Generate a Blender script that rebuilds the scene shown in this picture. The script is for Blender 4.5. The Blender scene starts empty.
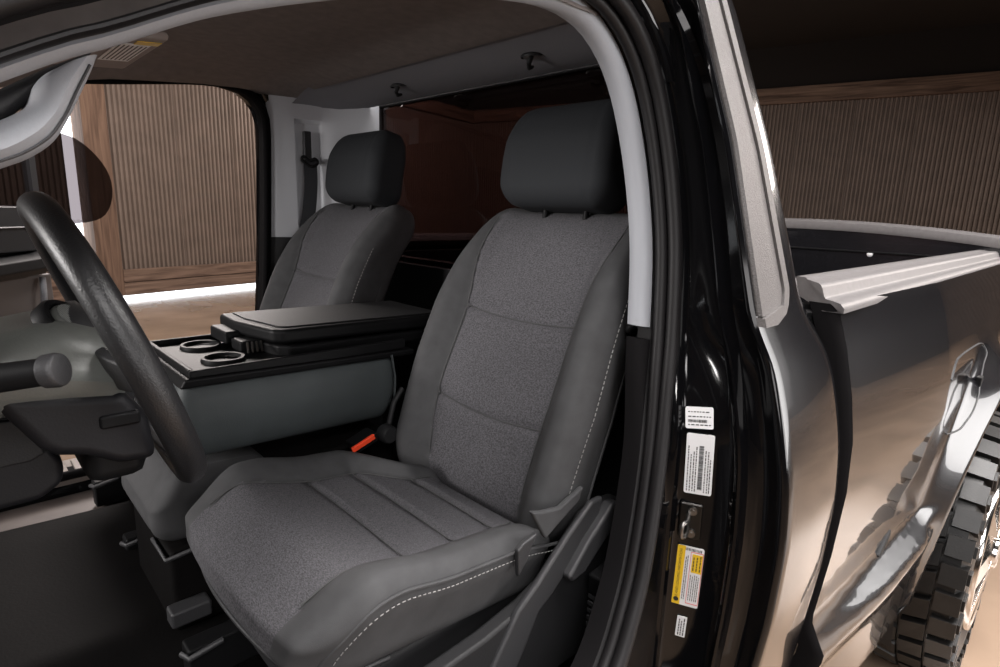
import bpy, math, random
import numpy as np
from mathutils import Matrix, Vector
random.seed(4)
S = bpy.context.scene
COL = S.collection
R = math.radians

# ------------------------------------------------------------------ camera, world, lights
def make_camera():
    yaw, pitch, roll = R(44.0), R(12.0), R(1.8)
    fwd = Vector((math.sin(yaw)*math.cos(pitch), math.cos(yaw)*math.cos(pitch), -math.sin(pitch)))
    rt = Vector((math.cos(yaw), -math.sin(yaw), 0)); up = rt.cross(fwd)
    r2 = rt*math.cos(roll) + up*math.sin(roll); u2 = up*math.cos(roll) - rt*math.sin(roll)
    c = bpy.data.cameras.new('camera'); c.sensor_width = 36; c.lens = 580*36/1000
    c.clip_start = .02; c.clip_end = 200
    o = bpy.data.objects.new('camera', c); COL.objects.link(o)
    m = Matrix((r2, u2, -fwd)).transposed().to_4x4(); m.translation = Vector((0, -1.322, 1.62))
    o.matrix_world = m; S.camera = o
make_camera()
S.view_settings.view_transform = 'Standard'; S.view_settings.look = 'None'
S.view_settings.gamma = 1; S.view_settings.use_curve_mapping = False
S.view_settings.exposure = 0.0
W = bpy.data.worlds.new('world'); S.world = W; W.use_nodes = True
W.node_tree.nodes['Background'].inputs[0].default_value = (.93, .96, 1, 1)
W.node_tree.nodes['Background'].inputs[1].default_value = 6.0

def area(name, loc, target, sx, sy, power, col=(1, .95, .9), spread=180):
    l = bpy.data.lights.new(name, 'AREA'); l.shape = 'RECTANGLE'; l.size = sx; l.size_y = sy
    l.energy = power; l.color = col; l.spread = R(spread)
    o = bpy.data.objects.new(name, l); COL.objects.link(o); o.location = loc
    o.rotation_euler = (Vector(target)-Vector(loc)).to_track_quat('-Z', 'Y').to_euler()
    return o
area('studio_softbox', (-1.0, -2.7, 3.3), (.6, -.2, 1.2), 1.8, 1.2, 78, (1, .97, .96))
area('low_fill_light', (-.5, -3.3, 1.6), (.8, -.2, 1.6), 1.3, 1.0, 18, (1, .96, .95))
area('windscreen_fill_light', (-2.4, .9, 2.1), (.9, .5, 1.55), 1.4, .8, 36, (1, .96, .94), 90)  # added fill from ahead of the cab, brightens far pillar and seat
area('overhead_strip_light', (2.3, -2.1, 4.4), (2.5, -1.7, 0), 4.5, 1.0, 300, (1, .96, .94), 140)
area('side_softbox', (4.6, -4.6, 1.25), (4.3, -1.0, .85), 6.5, 1.4, 105, (1, .97, .96), 120)
area('rear_bay_light', (10.8, -3.8, 4.6), (9.0, -2.6, 0), 3.4, 2.6, 330, (1, .90, .84))
area('corner_fill_light', (8.0, 8.2, 4.7), (9.8, 12, 2.0), 3.0, 1.5, 330, (1, .86, .78))  # added lamp, brightens the wall seen through the rear window
area('far_wall_fill_light', (1.5, 6.0, 4.6), (2.8, 8.5, .8), 4.0, 1.5, 250, (1, .88, .80))  # added lamp that brightens the far wall
area('passenger_side_light', (1.3, 2.9, 3.2), (.6, .5, 1.2), 1.4, 1.0, 170, (1, .91, .87))

# ------------------------------------------------------------------ materials
def mat(name, col, rough=.5, metal=0, coat=0, var=0, vscale=20, vstretch=(1, 1, 1), bump=0, bscale=300, bstretch=(1, 1, 1), spec=.5, flake=0):
    m = bpy.data.materials.new(name); m.use_nodes = True
    nt = m.node_tree; b = nt.nodes['Principled BSDF']; L = nt.links.new
    b.inputs['Base Color'].default_value = (*col, 1); b.inputs['Roughness'].default_value = rough
    b.inputs['Metallic'].default_value = metal; b.inputs['Coat Weight'].default_value = coat
    b.inputs['Coat Roughness'].default_value = .03; b.inputs['Specular IOR Level'].default_value = spec
    tc = nt.nodes.new('ShaderNodeTexCoord')
    def noise(scale, st, detail=4):
        mp = nt.nodes.new('ShaderNodeMapping'); mp.inputs['Scale'].default_value = st
        n = nt.nodes.new('ShaderNodeTexNoise'); n.inputs['Scale'].default_value = scale; n.inputs['Detail'].default_value = detail
        L(tc.outputs['Object'], mp.inputs[0]); L(mp.outputs[0], n.inputs['Vector']); return n
    if var:
        n = noise(vscale, vstretch)
        r = nt.nodes.new('ShaderNodeValToRGB'); r.color_ramp.elements[0].position = .3; r.color_ramp.elements[1].position = .7
        r.color_ramp.elements[0].color = (*[c*(1-var) for c in col], 1); r.color_ramp.elements[1].color = (*[min(1, c*(1+var)) for c in col], 1)
        L(n.outputs['Fac'], r.inputs[0]); L(r.outputs[0], b.inputs['Base Color'])
    if bump:
        n = noise(bscale, bstretch, 3); bp = nt.nodes.new('ShaderNodeBump')
        bp.inputs['Strength'].default_value = bump; bp.inputs['Distance'].default_value = .002
        L(n.outputs['Fac'], bp.inputs['Height']); L(bp.outputs[0], b.inputs['Normal'])
    if flake:
        v = nt.nodes.new('ShaderNodeTexVoronoi'); v.inputs['Scale'].default_value = 1100
        L(tc.outputs['Object'], v.inputs['Vector'])
        mr = nt.nodes.new('ShaderNodeMapRange'); mr.inputs['To Min'].default_value = 0; mr.inputs['To Max'].default_value = flake
        mr.inputs['From Min'].default_value = .86
        sx = nt.nodes.new('ShaderNodeSeparateColor'); L(v.outputs['Color'], sx.inputs[0]); L(sx.outputs[0], mr.inputs['Value'])
        mx = nt.nodes.new('ShaderNodeMix'); mx.data_type = 'RGBA'; mx.inputs[6].default_value = (*col, 1); mx.inputs[7].default_value = (.75, .75, .85, 1)
        L(mr.outputs[0], mx.inputs[0]); L(mx.outputs[2], b.inputs['Base Color'])
    return m
PAINT = mat('black_paint', (.004, .004, .005), .22, 0, 1, flake=.05)
JAMB = mat('black_jamb_paint', (.003, .003, .0035), .08, 0, 0)
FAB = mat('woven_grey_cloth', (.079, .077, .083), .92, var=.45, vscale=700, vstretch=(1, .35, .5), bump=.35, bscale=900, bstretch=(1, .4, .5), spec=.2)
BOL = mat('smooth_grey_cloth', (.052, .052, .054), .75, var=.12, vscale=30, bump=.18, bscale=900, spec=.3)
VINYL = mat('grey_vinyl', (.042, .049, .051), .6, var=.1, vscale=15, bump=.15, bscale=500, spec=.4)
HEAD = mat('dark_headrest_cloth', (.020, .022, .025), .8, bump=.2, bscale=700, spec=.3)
SEAM = mat('seam_thread', (.055, .055, .055), .8)
STITCH = mat('pale_stitch_thread', (.25, .245, .24), .8)
BLK = mat('black_plastic', (.006, .006, .0065), .5, bump=.1, bscale=700, spec=.14)
BLKR = mat('black_rough_plastic', (.010, .010, .011), .6, bump=.2, bscale=500, spec=.35)
DKG = mat('charcoal_plastic', (.026, .026, .028), .5, bump=.18, bscale=450)
RUB = mat('rubber_seal', (.008, .0072, .0078), .5, spec=.3)
SEALM = mat('matte_black_seal', (.006, .0055, .006), .9, spec=.1)
GTRIMF = mat('lit_grey_pillar_trim', (.48, .49, .52), .55, bump=.1, bscale=300)  # same grey trim, lightened to stand in for light on the far pillar
GTRIM = mat('light_grey_trim', (.29, .30, .325), .55, bump=.1, bscale=300)
HLIN = mat('headliner_cloth', (.20, .175, .165), .95, var=.1, vscale=40, bump=.1, bscale=600, spec=.1)
VISR = mat('visor_cloth', (.34, .29, .27), .9)
HEADER = mat('grey_header_cloth', (.22, .22, .24), .9, spec=.1)
APPL = mat('textured_applique_sheen', (.10, .092, .09), .42, var=.35, vscale=500, bump=.6, bscale=420, spec=.6)  # black plastic lightened to stand in for the bright reflections on it
CAP = mat('grey_bed_rail_cap', (.125, .117, .117), .42, var=.1, vscale=60, bump=.15, bscale=500)
BLKS = mat('dark_striker_steel', (.05, .048, .046), .38, 1)
CHROME = mat('chrome', (.72, .7, .68), .12, 1)
STEEL = mat('dark_steel', (.25, .24, .23), .3, 1)
TYRE = mat('tyre_rubber', (.006, .0054, .005), .45, var=.3, vscale=40, bump=.2, bscale=200)
LEATHER = mat('black_leather', (.011, .011, .012), .40, bump=.25, bscale=420, spec=.5)
WEB = mat('black_webbing', (.014, .015, .019), .75, bump=.4, bscale=260, bstretch=(1, 1, 4))
RED = mat('red_plastic', (.75, .06, .02), .35)
WHITE = mat('white_label', (.75, .75, .76), .4)
INK = mat('black_ink', (.02, .02, .02), .6)
YEL = mat('yellow_label', (.75, .48, .02), .4)
PINK = mat('red_outline_ink', (.65, .08, .07), .5)
MATV = mat('vinyl_floor', (.004, .0036, .0036), .7, var=.2, vscale=12, bump=.35, bscale=160, spec=.06)
MATC = mat('rubber_tread', (.009, .009, .012), .65, var=.5, vscale=350, bump=.8, bscale=350)
DKC = mat('dark_column_plastic', (.005, .005, .0065), .55, bump=.12, bscale=350, spec=.3)
COLM = mat('grey_column_plastic', (.10, .105, .098), .38, bump=.12, bscale=350)
DOORP = mat('taupe_door_panel', (.15, .135, .13), .55, bump=.1, bscale=300)
ALU = mat('sill_plate_metal', (.32, .29, .27), .35, .7)

def glass(name, tint, rough=0, gl=.06):
    m = bpy.data.materials.new(name); m.use_nodes = True; nt = m.node_tree
    nt.nodes.remove(nt.nodes['Principled BSDF']); out = nt.nodes['Material Output']
    t = nt.nodes.new('ShaderNodeBsdfTransparent'); t.inputs[0].default_value = (*tint, 1)
    g = nt.nodes.new('ShaderNodeBsdfGlossy'); g.inputs['Roughness'].default_value = .02
    f = nt.nodes.new('ShaderNodeFresnel'); f.inputs[0].default_value = 1.45
    x = nt.nodes.new('ShaderNodeMixShader'); L = nt.links.new
    gm = nt.nodes.new('ShaderNodeNewGeometry'); mm = nt.nodes.new('ShaderNodeMath'); mm.operation = 'SUBTRACT'; mm.use_clamp = True
    L(f.outputs[0], mm.inputs[0]); L(gm.outputs['Backfacing'], mm.inputs[1]); L(mm.outputs[0], x.inputs[0]); L(t.outputs[0], x.inputs[1]); L(g.outputs[0], x.inputs[2]); L(x.outputs[0], out.inputs[0])
    return m
RGLASS = glass('dark_rear_glass', (.23, .18, .178))
DGLASS = glass('dark_door_glass', (.29, .27, .275))

def wood(name, a, b, axis=0, scale=1.0):
    m = bpy.data.materials.new(name); m.use_nodes = True; nt = m.node_tree; L = nt.links.new
    p = nt.nodes['Principled BSDF']; p.inputs['Roughness'].default_value = .8
    tc = nt.nodes.new('ShaderNodeTexCoord'); mp = nt.nodes.new('ShaderNodeMapping')
    st = [7*scale]*3; st[axis] = .5*scale; mp.inputs['Scale'].default_value = st
    n = nt.nodes.new('ShaderNodeTexNoise'); n.inputs['Scale'].default_value = 2.2; n.inputs['Detail'].default_value = 8; n.inputs['Distortion'].default_value = .8
    r = nt.nodes.new('ShaderNodeValToRGB'); e = r.color_ramp.elements
    e[0].position = .32; e[0].color = (*a, 1); e[1].position = .68; e[1].color = (*b, 1)
    L(tc.outputs['Object'], mp.inputs[0]); L(mp.outputs[0], n.inputs['Vector']); L(n.outputs['Fac'], r.inputs[0]); L(r.outputs[0], p.inputs['Base Color'])
    bp = nt.nodes.new('ShaderNodeBump'); bp.inputs['Strength'].default_value = .3; bp.inputs['Distance'].default_value = .01
    L(n.outputs['Fac'], bp.inputs['Height']); L(bp.outputs[0], p.inputs['Normal'])
    return m
WOODX = wood('rough_brown_boards', (.07, .042, .03), (.25, .168, .125), 0)
WOODZ = wood('rough_brown_post', (.09, .052, .036), (.235, .150, .105), 2)
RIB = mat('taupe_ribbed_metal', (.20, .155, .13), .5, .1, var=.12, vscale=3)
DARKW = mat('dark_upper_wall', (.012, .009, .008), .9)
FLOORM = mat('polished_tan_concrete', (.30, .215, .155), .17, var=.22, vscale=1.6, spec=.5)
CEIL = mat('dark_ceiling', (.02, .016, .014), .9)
GROUND = mat('bright_outside_ground', (.8, .8, .8), .9)

# ------------------------------------------------------------------ mesh helpers
def mesh_obj(name, V, F, m, parent=None, smooth=True, mi=None):
    me = bpy.data.meshes.new(name); me.from_pydata([tuple(map(float, v)) for v in V], [], [tuple(map(int, f)) for f in F])
    ms = m if isinstance(m, (list, tuple)) else [m]
    for q in ms: me.materials.append(q)
    if mi is not None: me.polygons.foreach_set('material_index', np.array(mi, dtype=np.int32))
    if smooth: me.polygons.foreach_set('use_smooth', [True]*len(me.polygons))
    import bmesh
    bm = bmesh.new(); bm.from_mesh(me); bmesh.ops.recalc_face_normals(bm, faces=bm.faces); bm.to_mesh(me); bm.free()
    o = bpy.data.objects.new(name, me); COL.objects.link(o)
    if parent is not None:
        o.parent = parent
        if parent.type == 'EMPTY': o.matrix_parent_inverse = Matrix.Translation(-parent.location)
    return o
def thing(name, label, cat, loc=(0, 0, 0), group=None):
    o = bpy.data.objects.new(name, None); o.empty_display_size = .1; COL.objects.link(o); o.location = loc
    o['label'] = label; o['category'] = cat
    if group: o['group'] = group
    return o
def struct(o):
    o['kind'] = 'structure'; return o
def bev(o, w, seg=2, ang=30):
    b = o.modifiers.new('bevel', 'BEVEL'); b.width = w; b.segments = seg; b.limit_method = 'ANGLE'; b.angle_limit = R(ang)
    b.harden_normals = True; return o
class MB:
    def __init__(s): s.V = []; s.F = []
    def add(s, V, F):
        n = len(s.V); s.V += [tuple(v) for v in V]; s.F += [tuple(i+n for i in f) for f in F]; return s
    def box(s, x0, x1, y0, y1, z0, z1):
        return s.add([(x, y, z) for x in (x0, x1) for y in (y0, y1) for z in (z0, z1)],
                     [(0, 1, 3, 2), (4, 6, 7, 5), (0, 4, 5, 1), (2, 3, 7, 6), (0, 2, 6, 4), (1, 5, 7, 3)])
    def obox(s, c, ex, ey, ez, hx, hy, hz):
        c, ex, ey, ez = [np.array(a, float) for a in (c, ex, ey, ez)]
        return s.add([c+ex*hx*a+ey*hy*b+ez*hz*d for a in (-1, 1) for b in (-1, 1) for d in (-1, 1)],
                     [(0, 1, 3, 2), (4, 6, 7, 5), (0, 4, 5, 1), (2, 3, 7, 6), (0, 2, 6, 4), (1, 5, 7, 3)])
    def prism(s, pts, d):          # polygon of 3D points extruded along vector d
        n = len(pts); d = np.array(d, float); P = [np.array(p, float) for p in pts]
        return s.add(P+[p+d for p in P], [tuple(range(n))[::-1], tuple(range(n, 2*n))]+[(i, (i+1) % n, n+(i+1) % n, n+i) for i in range(n)])
    def tube(s, pts, rad, seg=8, closed=False, prof=None):
        P = np.array(pts, float); n = len(P)
        rad = np.broadcast_to(np.array(rad, float), (n,))
        T = np.zeros_like(P)
        for i in range(n):
            a = P[(i-1) % n] if (closed or i > 0) else P[i]; b = P[(i+1) % n] if (closed or i < n-1) else P[i]
            T[i] = (b-a)/(np.linalg.norm(b-a)+1e-12)
        u = np.cross(T[0], (0, 0, 1.)); 
        if np.linalg.norm(u) < 1e-3: u = np.cross(T[0], (1., 0, 0))
        u /= np.linalg.norm(u); V = []
        for i in range(n):
            u = u-T[i]*(u@T[i]); u /= np.linalg.norm(u)+1e-12; w = np.cross(T[i], u)
            for k in range(seg):
                a = 2*math.pi*k/seg
                V.append(P[i]+rad[i]*(math.cos(a)*u+math.sin(a)*w))
        F = []
        for i in range(n if closed else n-1):
            for k in range(seg):
                F.append((i*seg+k, i*seg+(k+1) % seg, ((i+1) % n)*seg+(k+1) % seg, ((i+1) % n)*seg+k))
        if not closed: F += [tuple(range(seg))[::-1], tuple((n-1)*seg+k for k in range(seg))]
        return s.add(V, F)
    def rings(s, rings, closed_ring=True, cap=True):
        n = len(rings[0]); V = [p for r in rings for p in r]; F = []
        for i in range(len(rings)-1):
            for k in range(n if closed_ring else n-1):
                F.append((i*n+k, i*n+(k+1) % n, (i+1)*n+(k+1) % n, (i+1)*n+k))
        if cap and closed_ring: F += [tuple(range(n))[::-1], tuple((len(rings)-1)*n+k for k in range(n))]
        return s.add(V, F)
    def lathe(s, prof, c, axis, u, seg=48, a0=0, a1=360):   # prof: (radius, offset along axis)
        axis = np.array(axis, float); u = np.array(u, float); w = np.cross(axis, u); c = np.array(c, float)
        full = abs(a1-a0) >= 360; N = seg if full else seg+1; rs = []
        for i in range(N):
            a = R(a0+(a1-a0)*i/seg); d = math.cos(a)*u+math.sin(a)*w
            rs.append([c+d*r+axis*h for r, h in prof])
        n = len(prof); V = [p for r in rs for p in r]; F = []
        for i in range(N if full else N-1):
            for k in range(n-1):
                F.append((i*n+k, i*n+k+1, ((i+1) % N)*n+k+1, ((i+1) % N)*n+k))
        return s.add(V, F)
    def build(s, name, m, parent=None, smooth=False, bevel=0, seg=2, ang=30):
        o = mesh_obj(name, s.V, s.F, m, parent, smooth or bevel > 0)
        if bevel: bev(o, bevel, seg, ang)
        elif smooth:
            try: o.data.set_sharp_from_angle(angle=R(50))
            except Exception: pass
        return o
def sm(a, b, x):
    t = np.clip((np.asarray(x, float)-a)/(b-a), 0, 1); return t*t*(3-2*t)
def cr(pts, n, closed=False):                # Catmull-Rom resample (uniform by arc length)
    P = np.array(pts, float); m = len(P); out = []
    for i in range(m if closed else m-1):
        p0 = P[(i-1) % m] if closed or i > 0 else 2*P[0]-P[1]; p1 = P[i]; p2 = P[(i+1) % m]
        p3 = P[(i+2) % m] if closed or i+2 < m else 2*P[-1]-P[-2]
        for t in np.linspace(0, 1, 16, endpoint=False):
            out.append(.5*((2*p1)+(p2-p0)*t+(2*p0-5*p1+4*p2-p3)*t*t+(3*p1-p0-3*p2+p3)*t**3))
    out.append(P[0] if closed else P[-1]); Q = np.array(out)
    d = np.r_[0, np.cumsum(np.linalg.norm(np.diff(Q, axis=0), axis=1))]
    s = np.linspace(0, d[-1], n+1 if closed else n)
    Q2 = np.stack([np.interp(s, d, Q[:, k]) for k in range(Q.shape[1])], 1)
    return Q2[:-1] if closed else Q2
def rbox(h, r, res):
    """rounded box surface: half sizes h, corner radii r (per axis), about res between points"""
    h = np.array(h, float); r = np.minimum(np.array(r, float), h*.999)
    N = [max(2, int(round(2*a/res))) for a in h]; idx = {}; V = []; F = []
    def vid(i, j, k):
        t = (i, j, k)
        if t not in idx: idx[t] = len(V); V.append((-h[0]+2*h[0]*i/N[0], -h[1]+2*h[1]*j/N[1], -h[2]+2*h[2]*k/N[2]))
        return idx[t]
    for ax in range(3):
        b, c = (ax+1) % 3, (ax+2) % 3
        for e in (0, N[ax]):
            for i in range(N[b]):
                for j in range(N[c]):
                    q = []
                    for (p, s) in ((i, j), (i+1, j), (i+1, j+1), (i, j+1)):
                        t = [0, 0, 0]; t[ax] = e; t[b] = p; t[c] = s; q.append(vid(*t))
                    F.append(q if e else q[::-1])
    P = np.array(V); q = np.clip(P, -(h-r), h-r); d = (P-q)/r; n = np.linalg.norm(d, axis=1, keepdims=True)
    return q+r*d/np.maximum(n, 1e-9), np.array(F)
def pdist(P, poly):
    """distance of 2D points to a polyline"""
    P = np.asarray(P, float); best = np.full(len(P), 9.)
    for a, b in zip(poly[:-1], poly[1:]):
        a = np.array(a, float); b = np.array(b, float); ab = b-a
        t = np.clip(((P-a)@ab)/(ab@ab+1e-12), 0, 1); best = np.minimum(best, np.linalg.norm(P-a-t[:, None]*ab, axis=1))
    return best
def dashes(mb, P, on=.006, off=.004, r=.0009):
    d = np.r_[0, np.cumsum(np.linalg.norm(np.diff(P, axis=0), axis=1))]; s = 0
    while s+on < d[-1]:
        q = [[np.interp(x, d, P[:, k]) for k in range(3)] for x in (s, s+on)]
        mb.tube(q, r, 5); s += on+off

# ------------------------------------------------------------------ the building
RM = Matrix.Translation((3.63, 10.51, -.081)) @ Matrix.Rotation(R(14), 4, 'Z') @ Matrix.Scale(1.05, 4)     # local x along the side wall, local y into it
def room(o, kind=True):
    o.matrix_world = RM
    return struct(o) if kind else o
def ribs(a0, a1, z0, z1, pitch=.075, depth=.042):
    V = []; F = []; x = a0; seq = []; k = 0
    while x < a1-1e-6:
        g = .032 if k % 14 else .05
        seq += [(x, 0), (x+pitch-g-.012, 0), (x+pitch-g, depth), (x+pitch-.012, depth)]
        x += pitch; k += 1
    seq.append((a1, 0))
    for (p, d) in seq: V += [(p, d, z0), (p, d, z1)]
    F = [(2*i, 2*i+2, 2*i+3, 2*i+1) for i in range(len(seq)-1)]
    return V, F
b = MB().box(-16, 8.6, -17, 0.25, -.1, 0); room(b.build('floor', FLOORM))
b = MB().box(-16.3, 8.9, -17.3, .3, 5.2, 5.4); room(b.build('ceiling', CEIL))
def wall(name, pieces, mtx=None):
    V = []; F = []; mi = []; ms = [RIB, DARKW, WOODX]
    for (kind, args) in pieces:
        q = MB()
        if kind == 'rib': q.add(*ribs(*args)); k = 0
        else: q.box(*args); k = 1
        n = len(V); V += q.V; F += [tuple(i+n for i in f) for f in q.F]; mi += [k]*len(q.F)
    o = mesh_obj(name, V, F, ms, None, False, mi); o.matrix_world = mtx or RM; return struct(o)
# side wall beyond the passenger door: ribbed metal, a post, a bright slit and a gap of daylight at its foot
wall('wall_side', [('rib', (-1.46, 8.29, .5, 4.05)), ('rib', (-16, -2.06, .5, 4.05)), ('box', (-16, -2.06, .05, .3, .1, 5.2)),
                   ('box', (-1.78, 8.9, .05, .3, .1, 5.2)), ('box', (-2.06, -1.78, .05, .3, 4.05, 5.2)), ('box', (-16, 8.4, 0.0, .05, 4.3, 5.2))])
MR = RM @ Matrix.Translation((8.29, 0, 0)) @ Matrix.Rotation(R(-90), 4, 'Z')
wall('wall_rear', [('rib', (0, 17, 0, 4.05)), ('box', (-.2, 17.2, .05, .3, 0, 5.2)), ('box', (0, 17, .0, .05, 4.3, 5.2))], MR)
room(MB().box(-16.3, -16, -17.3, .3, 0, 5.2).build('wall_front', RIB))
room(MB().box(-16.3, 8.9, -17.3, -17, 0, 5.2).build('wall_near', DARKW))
room(MB().box(-1.80, -1.45, -.06, .3, .085, 4.05).build('trim_1', WOODZ, bevel=.008))
q = MB().box(-1.45, 8.25, -.07, .05, .30, .50).box(-1.45, 8.25, -.06, .05, .085, .29); room(q.build('trim_2', WOODX, bevel=.006))
room(MB().box(-16, 8.25, -.09, .05, 4.02, 4.34).build('trim_3', WOODX, bevel=.01))
q = MB().box(.0, 17, -.09, .05, 4.03, 4.36); o = struct(q.build('trim_4', WOODX, bevel=.01)); o.matrix_world = MR
q = MB().box(-16, -2.06, -.07, .05, .085, .50); room(q.build('trim_5', WOODX, bevel=.006))
room(MB().box(-30, 30, .25, 40, -.14, -.04).build('ground_outside', GROUND))

# ------------------------------------------------------------------ the truck's shell
T = thing('pickup_truck', 'black regular cab pickup truck standing with its doors open', 'pickup truck', (1.2, 0, 0))
BASE = [(-.45, 1.30), (-.25, 1.52), (.045, 1.70), (.12, 1.74), (.22, 1.79), (.38, 1.845), (.546, 1.885), (.66, 1.903), (.735, 1.896), (.785, 1.868),
        (.822, 1.82), (.848, 1.75), (.866, 1.66), (.872, 1.56), (.860, 1.44), (.845, 1.36), (.815, 1.23), (.775, 1.10), (.73, 1.0), (.65, .90), (.5, .835), (.2, .82), (-.45, .82)]
BP = cr(BASE, 170)
def nrm2(P):
    t = np.gradient(P, axis=0); t /= np.linalg.norm(t, axis=1, keepdims=True)
    return np.stack([-t[:, 1], t[:, 0]], 1)
BN = nrm2(BP); BPT = int(np.argmax(BP[:, 1]))
def Yi(z): return -.95+.123*z
def ringpt(P, N, prof, yf, sgn=1):
    rings = []
    for p, n in zip(P, N):
        r = []
        for (o, dy) in prof:
            x, z = p[0]+n[0]*o, p[1]+n[1]*o
            r.append((x, sgn*(yf(z)+dy), z))
        rings.append(r)
    return rings
def ringscale(P, N, prof, yf):
    return [ringpt([p], [n], [((o*k), dy) for o, dy in prof], yf)[0] for p, n in zip(P, N) for k in (.38+.62*float(sm(.15, .62, p[0])),)]
def seallow(P, N, prof, yf):
    out = []
    for i, (p, n) in enumerate(zip(P, N)):
        k = .38+.62*float(sm(.15, .62, p[0])); h = .008*float(sm(1.42, 1.2, p[1])) if i > BPT else 0
        out.append(ringpt([p], [n], [(o*k+h, dy) for o, dy in prof], yf)[0])
    return out
def ringlow(P, N, prof, yf):
    return [ringpt([p], [n], [(.030-(.030-o)*k, dy) for o, dy in prof], yf)[0] for p, n in zip(P, N) for k in (1-.92*float(sm(1.42, 1.2, p[1])),)]
def circ(o, dy, r, n=10, flat=1.0):
    return [(o+r*math.cos(2*math.pi*k/n), dy+flat*r*math.sin(2*math.pi*k/n)) for k in range(n)]
# light grey inner trim of the driver's door opening, down to the belt line; black below it
ib = max(i for i in range(len(BP)) if BP[i, 0] > .8 and BP[i, 1] > 1.425)
TP = [(.004, .022), (-.001, .004), (.006, -.008), (.016, -.012), (.027, -.010), (.030, .0), (.030, .022)]
q = MB().rings(ringscale(BP[:ib+1], BN[:ib+1], TP, Yi)); o = q.build('door_opening_trim', GTRIM, T, True); o['label'] = 'light grey trim round the door opening'
q = MB().rings(ringlow(BP[ib+1:], BN[ib+1:], TP, Yi)); q.build('lower_pillar_trim', SEALM, T, True)
q = MB().rings(seallow(BP, BN, circ(.029, -.026, .0105), Yi)); q.rings(ringpt(BP, BN, circ(.040, -.046, .0125, 12), Yi))
q.rings(ringpt(BP, BN, [(.030, -.010), (.05, -.03), (.055, -.05), (.05, .0), (.036, .02)], Yi)); q.build('door_seal', RUB, T, True)
# painted door frame over the roof and down the A pillar
io = max(i for i in range(len(BP)) if BP[i, 1] > 1.80 and BP[i, 0] > .6)
FP = [(.045, -.02), (.052, -.05), (.056, -.066), (.064, -.070), (.070, -.084), (.078, -.088), (.098, -.084), (.125, -.066), (.145, -.02), (.15, .05), (.06, .06)]
q = MB().rings(ringpt(BP[:io+1], BN[:io+1], FP, Yi)); q.build('roof_side_frame', JAMB, T, True)
# jamb of the B pillar and the rear quarter of the cab
zs = np.linspace(2.03, .55, 90)
BZ = BP[[i for i in range(len(BP)) if i > np.argmax(BP[:, 1])]]; BNZ = BN[[i for i in range(len(BP)) if i > np.argmax(BP[:, 1])]]
Ex = BZ[:, 0]+.046*BNZ[:, 0]; Ez = BZ[:, 1]+.046*BNZ[:, 1]
sel = Ez > .84
def E(z):
    zz = Ez[sel][::-1]; xx = Ex[sel][::-1]; i = np.argsort(zz)
    x = np.interp(z, zz[i], xx[i])
    if z < .9: x -= (.9-z)*.9
    return np.array([x, Yi(z)-.052])
def ysk(z): return float(np.interp(z, [.5, .735, .95, 1.09, 1.2, 1.287, 1.38, 1.447, 1.735, 1.972, 2.06], [-.975, -1.008, -1.032, -1.038, -1.030, -1.013, -.990, -.966, -.893, -.822, -.775]))
def gx(z): return float(np.interp(z, [.55, .921, 1.146, 1.313, 1.40, 1.435, 1.456, 1.736, 1.934, 2.03], [.93, .94, .94, .935, .928, .912, .898, .888, .858, .83]))
def hx(z): return float(np.interp(z, [.5, 1.29, 1.36, 1.42, 1.462, 1.735, 1.972, 2.06], [1.2, 1.2, 1.19, 1.15, 1.10, 1.052, 1.0, .96]))
def smoothf(f, z, w=.03): return sum(f(z+d) for d in (-w, -w/2, 0, w/2, w))/5
JP = [(0, 0), (.03, 0), (.06, -.012), (.10, -.014), (.50, -.010), (.55, -.004), (.575, .008), (.60, .009), (.63, -.004), (.67, -.014), (.80, -.016), (.86, -.008), (.90, .002), (.94, .007), (.97, .007), (1.0, .002)]
def webpt(z):
    e = E(z); t = float(sm(1.42, 1.22, z)); a = np.array((.862, -.864)); return e*(1-t)+a*t+np.array((.002, 0))
rows = []
for z in zs:
    e0 = E(z); e = webpt(z); g = np.array([smoothf(gx, z), smoothf(ysk, z)]); d = g-e; n = np.array([d[1], -d[0]]); n /= np.linalg.norm(n)
    if n[0] > 0: n = -n
    rows.append([(*e0, z), (*(e0*.6+e*.4+np.array((0, .004))), z)]+[(*(e+d*s+n*h), z) for s, h in JP])
q = MB().rings(rows, False, False); jamb = q.build('b_pillar_jamb', JAMB, T, True)
rows = []
for z in zs:
    x0, x1, y = smoothf(gx, z), smoothf(hx, z), smoothf(ysk, z)
    r = [(x0, y+.002, z), (x0+.004, y, z)]
    r += [(x0+(x1-x0)*s, y-.003*math.sin(math.pi*s), z) for s in np.linspace(.08, .9, 8)]
    r += [(x1-.008, y+.001, z), (x1-.001, y+.007, z), (x1+.004, y+.02, z), (1.225+max(0, x1-1.19), max(y+.03, -1.322+(y+1.322)*1.225/x1+.012), z), (1.228+max(0, x1-1.19), -.60, z)]
    rows.append(r)
q = MB().rings(rows, False, False); cabq = q.build('cab_rear_quarter', PAINT, T, True)
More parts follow.
